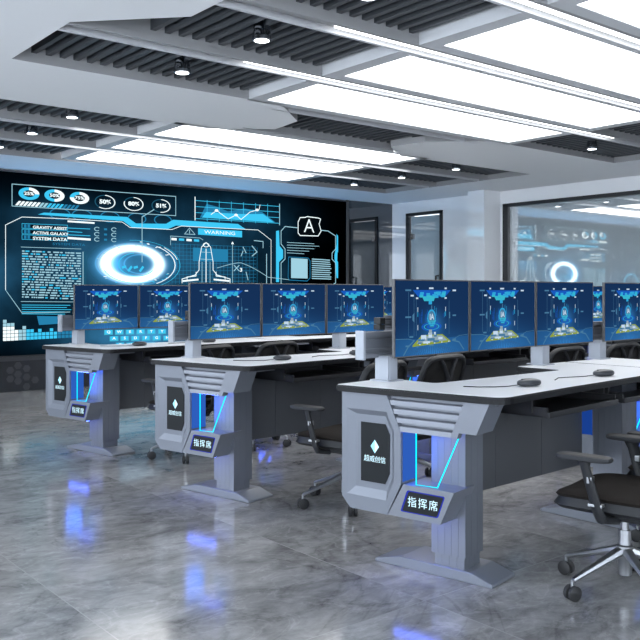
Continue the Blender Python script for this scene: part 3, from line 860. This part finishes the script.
# ------------------------------------------------------------------ monitors
def monitor_proto():
    t = bpy.data.objects.new('monitor', None); COL.objects.link(t)
    w, h = .278, .170
    bm = bmesh.new(); box(bm, (-w, 0, -h), (w, .014, h), .002); box(bm, (-w*.7, .012, -h*.7), (w*.7, .020, h*.7), .003)
    finish('casing', bm, [M['bezel']], t)
    # image
    mats = [None, emat('image_white', (.55, .70, .85), 1.0), emat('image_cyan', (.03, .38, .70), 1.0), emat('image_blue', (.01, .10, .50), 1.0), emat('image_teal', (.08, .24, .42), .8),
            emat('image_lime', (.26, .34, .05), 1.0), emat('image_stone', (.28, .38, .44), 1.0), emat('image_dim', (.03, .10, .24), 1.0), emat('image_aqua', (.04, .48, .62), 1.0)]
    m = bpy.data.materials.new('monitor_image'); m.use_nodes = True
    nt = m.node_tree; nt.nodes.clear(); q = NB(nt); L = nt.links.new
    tc = nt.nodes.new('ShaderNodeTexCoord'); s_ = nt.nodes.new('ShaderNodeSeparateXYZ'); L(tc.outputs['Object'], s_.inputs[0]); x, z = s_.outputs[0], s_.outputs[2]
    lo = q.m('MULTIPLY', q.m('LESS_THAN', z, q.m('ADD', -.098, q.m('MULTIPLY', q.m('ABSOLUTE', x), .03))), .20)
    a = q.m('ADD', q.m('MULTIPLY', q.gauss(x, z, 0, -.17, .30, .10), .35), lo)
    a = q.m('ADD', a, q.m('MULTIPLY', q.gauss(x, z, 0, -.03, .06, .05), .55))
    a = q.m('ADD', a, q.m('MULTIPLY', q.gauss(x, z, 0, .0, .5, .3), .03))
    rays = q.m('MULTIPLY', q.m('GREATER_THAN', q.m('SINE', q.m('MULTIPLY', q.m('DIVIDE', x, q.m('SUBTRACT', .06, z)), 90.0)), .3), q.m('MULTIPLY', q.gauss(x, z, 0, -.17, .12, .035), .5))
    a = q.m('ADD', a, rays)
    cc = nt.nodes.new('ShaderNodeCombineColor')
    L(q.m('ADD', .007, q.m('MULTIPLY', a, .03)), cc.inputs[0]); L(q.m('ADD', .026, q.m('MULTIPLY', a, .20)), cc.inputs[1]); L(q.m('ADD', .085, q.m('MULTIPLY', a, .50)), cc.inputs[2])
    e = nt.nodes.new('ShaderNodeEmission'); o = nt.nodes.new('ShaderNodeOutputMaterial'); L(cc.outputs[0], e.inputs[0]); L(e.outputs[0], o.inputs[0])
    mats[0] = m
    bm = bmesh.new(); D = Draw(bm, -.0008, .0003)
    W2, C2, B2, T2, LM, ST, DI, AQ = 1, 2, 3, 4, 5, 6, 7, 8
    u = lambda a, b: (-.272+.544*a, .164-.328*b)
    pz = lambda *p: [u(*k) for k in p]
    D.rect(-.272, -.164, .272, .164, 0, 0)
    D.poly(pz((.22, .125), (.74, .125), (.66, .215), (.29, .215)), B2, 1)
    rr = random.Random(5)
    for i in range(26):
        a = .30+rr.random()*.33; b = .14+rr.random()*.07; D.rect(*u(a, b+.03), *u(a+.05, b), rr.choice((C2, AQ, C2)), 2)
    D.poly(pz((.34, .21), (.52, .21), (.50, .275), (.37, .275)), AQ, 2); D.poly(pz((.43, .27), (.475, .27), (.475, .32), (.43, .32)), C2, 2)
    for a, b, wd in ((.28, .10, .025), (.465, .10, .06), (.665, .10, .03), (.16, .128, .075), (.79, .128, .05), (.21, .20, .04), (.275, .235, .03), (.665, .235, .03), (.16, .485, .075), (.79, .48, .05), (.20, .75, .05), (.79, .82, .05), (.15, .87, .05), (.28, .885, .025), (.465, .88, .06), (.675, .865, .025)):
        D.rect(*u(a-wd/2, b+.011), *u(a+wd/2, b-.011), W2 if wd < .07 and b < .3 else T2, 3)
    for a, b0, b1 in ((.165, .15, .74), (.235, .15, .74), (.265, .25, .74), (.715, .27, .74)): D.line(pz((a, b0), (a, b1)), .0016, T2, 2)
    for a in (.285, .665):
        for b in (.36, .42, .60): D.line(pz((a, b), (a, b+.06)), .004, C2 if b == .42 else W2, 2)
    D.poly(pz((.215, .46), (.24, .43), (.24, .56), (.215, .53)), T2, 2); D.poly(pz((.715, .43), (.73, .43), (.73, .52), (.715, .52)), T2, 2)
    for i in range(22):
        a = .30+rr.random()*.36; b = .34+rr.random()*.2; D.line(pz((a, b), (a, b+.03+rr.random()*.08)), .0022, rr.choice((B2, B2, C2)), 1)
    cx, cz = u(.47, .50)
    D.ring(cx, cz, .031, .037, .22, 0, 360, C2, 2, 20); D.ring(cx, cz, .025, .029, .98, 0, 360, T2, 2, 20)
    text_into(bm, 'IA', cx, cz+.002, .036, W2, D.y(5), 1.0, .001)
    D.line(pz((.47, .34), (.47, .39)), .006, T2, 3); D.poly(pz((.42, .54), (.53, .54), (.50, .62), (.45, .62)), AQ, 2)
    for rx, rz, w_, c in ((.075, .020, .16, B2), (.058, .015, .12, C2), (.036, .011, .4, B2)): D.ring(cx, u(0, .625)[1], rx, rz, w_, 0, 360, c, 2, 24)
    # city slab
    D.poly(pz((.215, .865), (.335, .735), (.62, .735), (.735, .835), (.735, .85), (.215, .885)), LM, 3)
    D.poly(pz((.265, .845), (.35, .75), (.61, .75), (.69, .825)), ST, 4)
    for a, b, wd, hh in ((.36, .765, .07, .06), (.45, .74, .05, .07), (.52, .745, .04, .04), (.33, .80, .09, .03), (.46, .80, .10, .035), (.59, .79, .06, .03), (.40, .835, .09, .028), (.53, .83, .08, .03), (.31, .84, .05, .02)):
        D.rect(*u(a-wd/2, b+hh/2), *u(a+wd/2, b-hh/2), rr.choice((ST, T2, W2)), 5)
    D.rect(*u(.432, .735), *u(.472, .665), ST, 5); D.rect(*u(.50, .74), *u(.525, .70), W2, 5)
    for i in range(9):
        a = .30+i*.05; D.rect(*u(a, .865-.02*(i/9)), *u(a+.018, .852-.02*(i/9)), LM if i % 2 else W2, 5)
    D.line(pz((.0, .77), (.16, .775), (.24, .80)), .0025, T2, 2); D.line(pz((.10, .99), (.16, .88), (.24, .80)), .006, T2, 2); D.line(pz((.93, .97), (.86, .86), (.76, .83)), .006, T2, 2)
    for i in range(13): D.line(pz((.47+(i-6)*.022, .895), (.47+(i-6)*.06, .985)), .0016, DI, 2)
    D.line(pz((.76, .83), (.86, .77), (.99, .76)), .002, T2, 2)
    for i in range(14): a = .0+rr.random()*.26; b = .78+rr.random()*.18; D.rect(*u(a, b), *u(a+.03, b-.006), DI, 1)
    finish('screen', bm, mats, t)
    bm = bmesh.new(); box(bm, (-.05, .020, -.12), (.05, .028, -.0), .002)
    finish('mount_bracket', bm, M['chair_black'], t)
    return t
mp_ = monitor_proto(); used = False
base_edges = [((2.500, 2.589), (3.055, 2.655)), ((3.060, 2.655), (3.623, 2.697)), ((3.627, 2.697), (4.190, 2.722)),
              ((4.272, 2.708), (4.835, 2.728)), ((4.84, 2.728), (5.403, 2.728)), ((5.408, 2.728), (5.971, 2.708))]
base_edges += [((10.2-b[0], b[1]), (10.2-a[0], a[1])) for a, b in base_edges[:3]][::-1]
MZ = (.867+1.206)/2
mlabels = {(0, 0): 'largest monitor, first at the left end of the front row beside the rail cap', (0, 1): 'second monitor from the left in the front row, over the computer mouse',
           (0, 2): 'third monitor of the front row, just left of the gap', (0, 3): 'monitor right of the gap in the front row, cut by the right edge',
           (1, 0): 'first monitor at the left end of the middle row', (1, 1): 'second monitor from the left in the middle row', (1, 2): 'third monitor of the middle row, partly behind the front rail',
           (2, 0): 'first monitor at the left end of the back row, before the wall text', (2, 1): 'second monitor of the back row, partly behind the middle row',
           (1, 7): 'middle row monitor glimpsed through the gap in the front row', (2, 5): 'back row monitor glimpsed left of the biggest monitor'}
for r in range(3):
    for i, (a, b) in enumerate(base_edges):
        if r == 0 and i > 5: continue
        o = mp_ if not used else copy_tree(mp_)
        used = True
        o.location = ((a[0]+b[0])/2, (a[1]+b[1])/2+ROWY[r]+(.03 if r == 1 else (.035 if r == 2 else 0)), MZ); o.rotation_euler = (0, 0, math.atan2(b[1]-a[1], b[0]-a[0]))
        if (r, i) in mlabels: tag(o, mlabels[(r, i)], 'monitor', 'monitors on the console rows')
        elif r == 0: tag(o, 'blue-screened monitor further along the front row, past the right edge', 'monitor', 'front row monitors past the right edge')
        else: tag(o, 'blue-screened monitor hidden behind the monitors of the nearer row', 'monitor', 'hidden monitors of the two rear rows')
# rail clamps
cl0 = None
for r in range(3):
    for n, (x, y) in enumerate(((2.555, 2.742), (4.235, 2.849), (5.98, 2.849))):
        if r == 0 and n == 2: continue
        if cl0 is None:
            bm = bmesh.new(); box(bm, (-.016, -.022, .0), (.016, .020, .024), .004); box(bm, (-.016, -.024, .026), (.016, .018, .055), .004); box(bm, (-.006, -.012, -.001), (.006, .012, .03))
            cl0 = o = finish('rail_clamp', bm, M['chair_black'])
        else: o = cl0.copy(); COL.objects.link(o)
        o.location = (x+ROWX[r], y+ROWY[r], .9825)
        tag(o, 'black clamp block sitting on the %s of the %s rail' % (('left end', 'joint', 'far joint')[n], ROWN[r][:-4]), 'clamp', 'black clamps on the monitor rails')

# ------------------------------------------------------------------ chairs
def chair_proto():
    t = bpy.data.objects.new('office_chair', None); COL.objects.link(t)
    # seat
    def warp(p):
        y = p.y; p.z += -.55*max(0, y-.10)**2 - .02*(abs(p.x)/.24)**2*(-1) * (1 if p.z > .36 else 0)
        return p
    bm = bmesh.new(); blob(bm, (0, -.005, .375), (.225, .228, .032), .9, .45, nu=32, nv=10, warp=warp)
    finish('seat', bm, M['chair_fabric'], t, True)
    bm = bmesh.new(); blob(bm, (0, -.005, .350), (.230, .235, .036), .9, .45, nu=32, nv=8, warp=warp)
    box(bm, (-.09, -.13, .285), (.09, .09, .335), .012)
    finish('seat_shell', bm, M['chair_black'], t, True)
    # back
    def loop(w, z0, z1, n=40, e=.38):
        pts = []
        for i in range(n):
            a = 2*PI*i/n; cx = math.copysign(abs(math.cos(a))**e, math.cos(a)); sz = math.copysign(abs(math.sin(a))**e, math.sin(a))
            z = (z0+z1)/2+(z1-z0)/2*sz; wz = w*(1-.16*((z-(z0+z1)/2)/((z1-z0)/2))) if z < (z0+z1)/2 else w*(1-.06*((z-(z0+z1)/2)/((z1-z0)/2)))
            x = wz*cx*(.86 if z < z0+.02 else 1); pts.append((x, z))
        return pts
    yb = lambda x, z: -.215 - .20*(z-.42) + .9*x*x*.55 - .10*math.exp(-((z-.56)/.10)**2)*-.25
    L_ = loop(.205, .410, .778)
    bm = bmesh.new(); tube(bm, [(x, yb(x, z), z) for x, z in L_], [(.013, .017)]*len(L_), 8, 0, True)
    bk = finish('backrest', bm, M['chair_black'], t, True)
    bm = bmesh.new()
    inner = [(x*.95, .6075+(z-.6075)*.96) for x, z in L_]
    c = bm.verts.new((0, yb(0, .61)+.004, .61)); prev = [bm.verts.new((x, yb(x, z), z)) for x, z in inner]
    mids = [bm.verts.new((x*.5, yb(x*.5, .61+(z-.61)*.5)+.002, .61+(z-.61)*.5)) for x, z in inner]
    n = len(prev)
    for i in range(n):
        bm.faces.new([prev[i], prev[(i+1) % n], mids[(i+1) % n], mids[i]]); bm.faces.new([mids[i], mids[(i+1) % n], c])
    o = finish('mesh_panel', bm, M['chair_mesh'], bk, True); md = o.modifiers.new('t', 'SOLIDIFY'); md.thickness = .004
    bm = bmesh.new()     # Y-shaped spine behind the mesh
    tube(bm, [(0, -.10, .315), (0, -.20, .325), (0, -.262, .40), (0, -.285, .55), (0, -.285, .66)], [(.030, .016), (.030, .016), (.026, .016), (.020, .014), (.018, .012)], 8)
    for s_ in (-1, 1): tube(bm, [(0, -.285, .64), (s_*.05, -.285, .735), (s_*.085, -.284, .775)], [(.016, .011), (.014, .010), (.012, .009)], 8)
    finish('back_support', bm, M['chair_grey'], t, True)
    # arms
    for s_ in (-1, 1):
        bm = bmesh.new()
        tube(bm, [(s_*.19, -.03, .315), (s_*.246, .0, .325), (s_*.258, .010, .36), (s_*.258, .055, .51), (s_*.258, .058, .538)], [(.030, .014), (.030, .016), (.027, .014), (.022, .013), (.034, .018)], 10)
        a = finish('armrest', bm, M['chair_black'], t, True)
        bm = bmesh.new(); blob(bm, (s_*.258, .060, .545), (.036, .105, .012), .5, .5, nu=28, nv=8); finish('arm_pad', bm, M['chair_grey'], a, True)
        bm = bmesh.new(); box(bm, (s_*.258-.0150, -.012, .372), (s_*.258+.0150, .040, .382), .002)
        finish('trim_band', bm, M['alu'], a)
        bm = bmesh.new(); box(bm, (s_*.258-.0155, .026, .455), (s_*.258+.0155, .044, .478), .002); finish('height_button', bm, M['alu'], a)
    # lift and five-star base
    bm = bmesh.new(); lathe(bm, [(.014, .20), (.014, .30)], seg=16); finish('gas_lift', bm, M['alu'], t, True)
    bm = bmesh.new(); lathe(bm, [(.020, .06), (.026, .065), (.028, .12), (.032, .13), (.032, .175), (.024, .18), (.022, .235), (.0, .237)], seg=20)
    for k in range(5):
        a = R(81+72*k); d = Vector((math.cos(a), math.sin(a), 0))
        tube(bm, [d*.02+Vector((0, 0, .155)), d*.13+Vector((0, 0, .118)), d*.252+Vector((0, 0, .076))], [(.022, .020), (.017, .013), (.011, .008)], 8)
    finish('star_base', bm, M['alu'], t, True)
    for k in range(5):
        a = R(81+72*k); d = Vector((math.cos(a), math.sin(a), 0)); n_ = Vector((-d.y, d.x, 0)); c0 = d*.255
        bm = bmesh.new(); tube(bm, [c0+Vector((0, 0, .03)), c0+Vector((0, 0, .075))], .007, 8, 1)
        for s_ in (-1, 1):
            Mw = Matrix.Translation(c0+n_*s_*.013+Vector((0, 0, .0285))) @ n_.to_track_quat('Z', 'Y').to_matrix().to_4x4()
            lathe(bm, [(.022, -.009), (.028, -.006), (.028, .006), (.022, .009)], Mw, 20)
        finish('caster', bm, [M['rubber'], M['alu']], t, True)
    return t
ch_ = chair_proto(); first = True
chairs = [(0, 2.95, 1.78, 12, 'black mesh office chair in the right foreground with chrome star base'),
          (0, 3.57, 1.84, 7, 'black office chair cut by the right edge, behind the foreground chair'),
          (1, 2.98, 1.77, 12, 'black office chair behind the nearest end panel, facing the middle row'),
          (1, 3.585, 1.89, 7, 'black office chair seen under the gap between the first front row monitors'),
          (1, 4.76, 1.86, 1, 'black office chair seen below the third front row monitor'),
          (1, 5.45, 1.86, -2, 'black office chair seen below the front row monitor at the right edge'),
          (2, 2.98, 1.79, 12, 'black office chair behind the post of the leftmost middle row monitor'),
          (2, 3.60, 1.86, 7, 'black office chair between back row desk and second middle row monitor'),
          (2, 4.66, 1.86, 2, 'black office chair mostly hidden behind the front rail end cap')]
for r, x, y, a, lab in chairs:
    o = ch_ if first else copy_tree(ch_)
    first = False
    o.location = (x, y+ROWY[r], 0); o.rotation_euler = (0, 0, R(a)); tag(o, lab, 'chair', 'black office chairs at the consoles')

# ------------------------------------------------------------------ mice
def mouse(x, y, rz, lab, cable):
    t = thing('computer_mouse', lab, 'mouse', (x, y, DH), rz, 'mice on the consoles')
    bm = bmesh.new(); blob(bm, (0, 0, .016), (.029, .053, .0165), .75, .7, nu=20, nv=10, warp=lambda p: (p.x, p.y, max(p.z, .001)-.10*max(0, p.y-.01)*(p.z/.03)))
    finish('shell', bm, M['mouse_grey'], t, True)
    bm = bmesh.new(); box(bm, (-.0025, .018, .024), (.0025, .036, .032), .001); finish('scroll_wheel', bm, M['rubber'], t)
    bm = bmesh.new(); tube(bm, [(0, .05, .008)] + [tuple(c) + (.003,) for c in cable], .0022, 6); finish('cable', bm, M['rubber'], t, True)
    return t
W = [('front row desk, the one nearer the lit end panel', 'front row desk, further right under the third monitor'),
     ('middle row desk, near its left end', 'middle row desk beside the front rail end cap'),
     ('back row desk, in front of the glowing keyboard image', 'back row desk below the middle row monitors')]
for r in range(3):
    for j, (x, y) in enumerate(((2.845, 2.165), (3.455, 2.205))):
        mouse(x+(.02, .01, -.03)[r], y+ROWY[r]+(.0, .02, .03)[r], R(72), 'dark corded computer mouse on the ' + W[r][j],
              [(.005, .10), (.01, .16), (.03, .22), (.07, .27)] if j == 0 else [(.005, .10), (.0, .18), (-.01, .26), (-.08, .33)])

# ------------------------------------------------------------------ light from outside, exposure
w = bpy.data.worlds.new('sky'); S.world = w; w.use_nodes = True
bg = w.node_tree.nodes['Background']; bg.inputs[0].default_value = (.80, .89, 1.0, 1); bg.inputs[1].default_value = 7.2
vs = S.view_settings; S.display_settings.display_device = 'sRGB'
vs.view_transform = 'Standard'; vs.look = 'None'; vs.gamma = 1.0; vs.use_curve_mapping = False; vs.exposure = 0.0
S.cycles.max_bounces = 7; S.cycles.diffuse_bounces = 4; S.cycles.glossy_bounces = 4
S.cycles.use_denoising = True; S.cycles.sample_clamp_indirect = 6
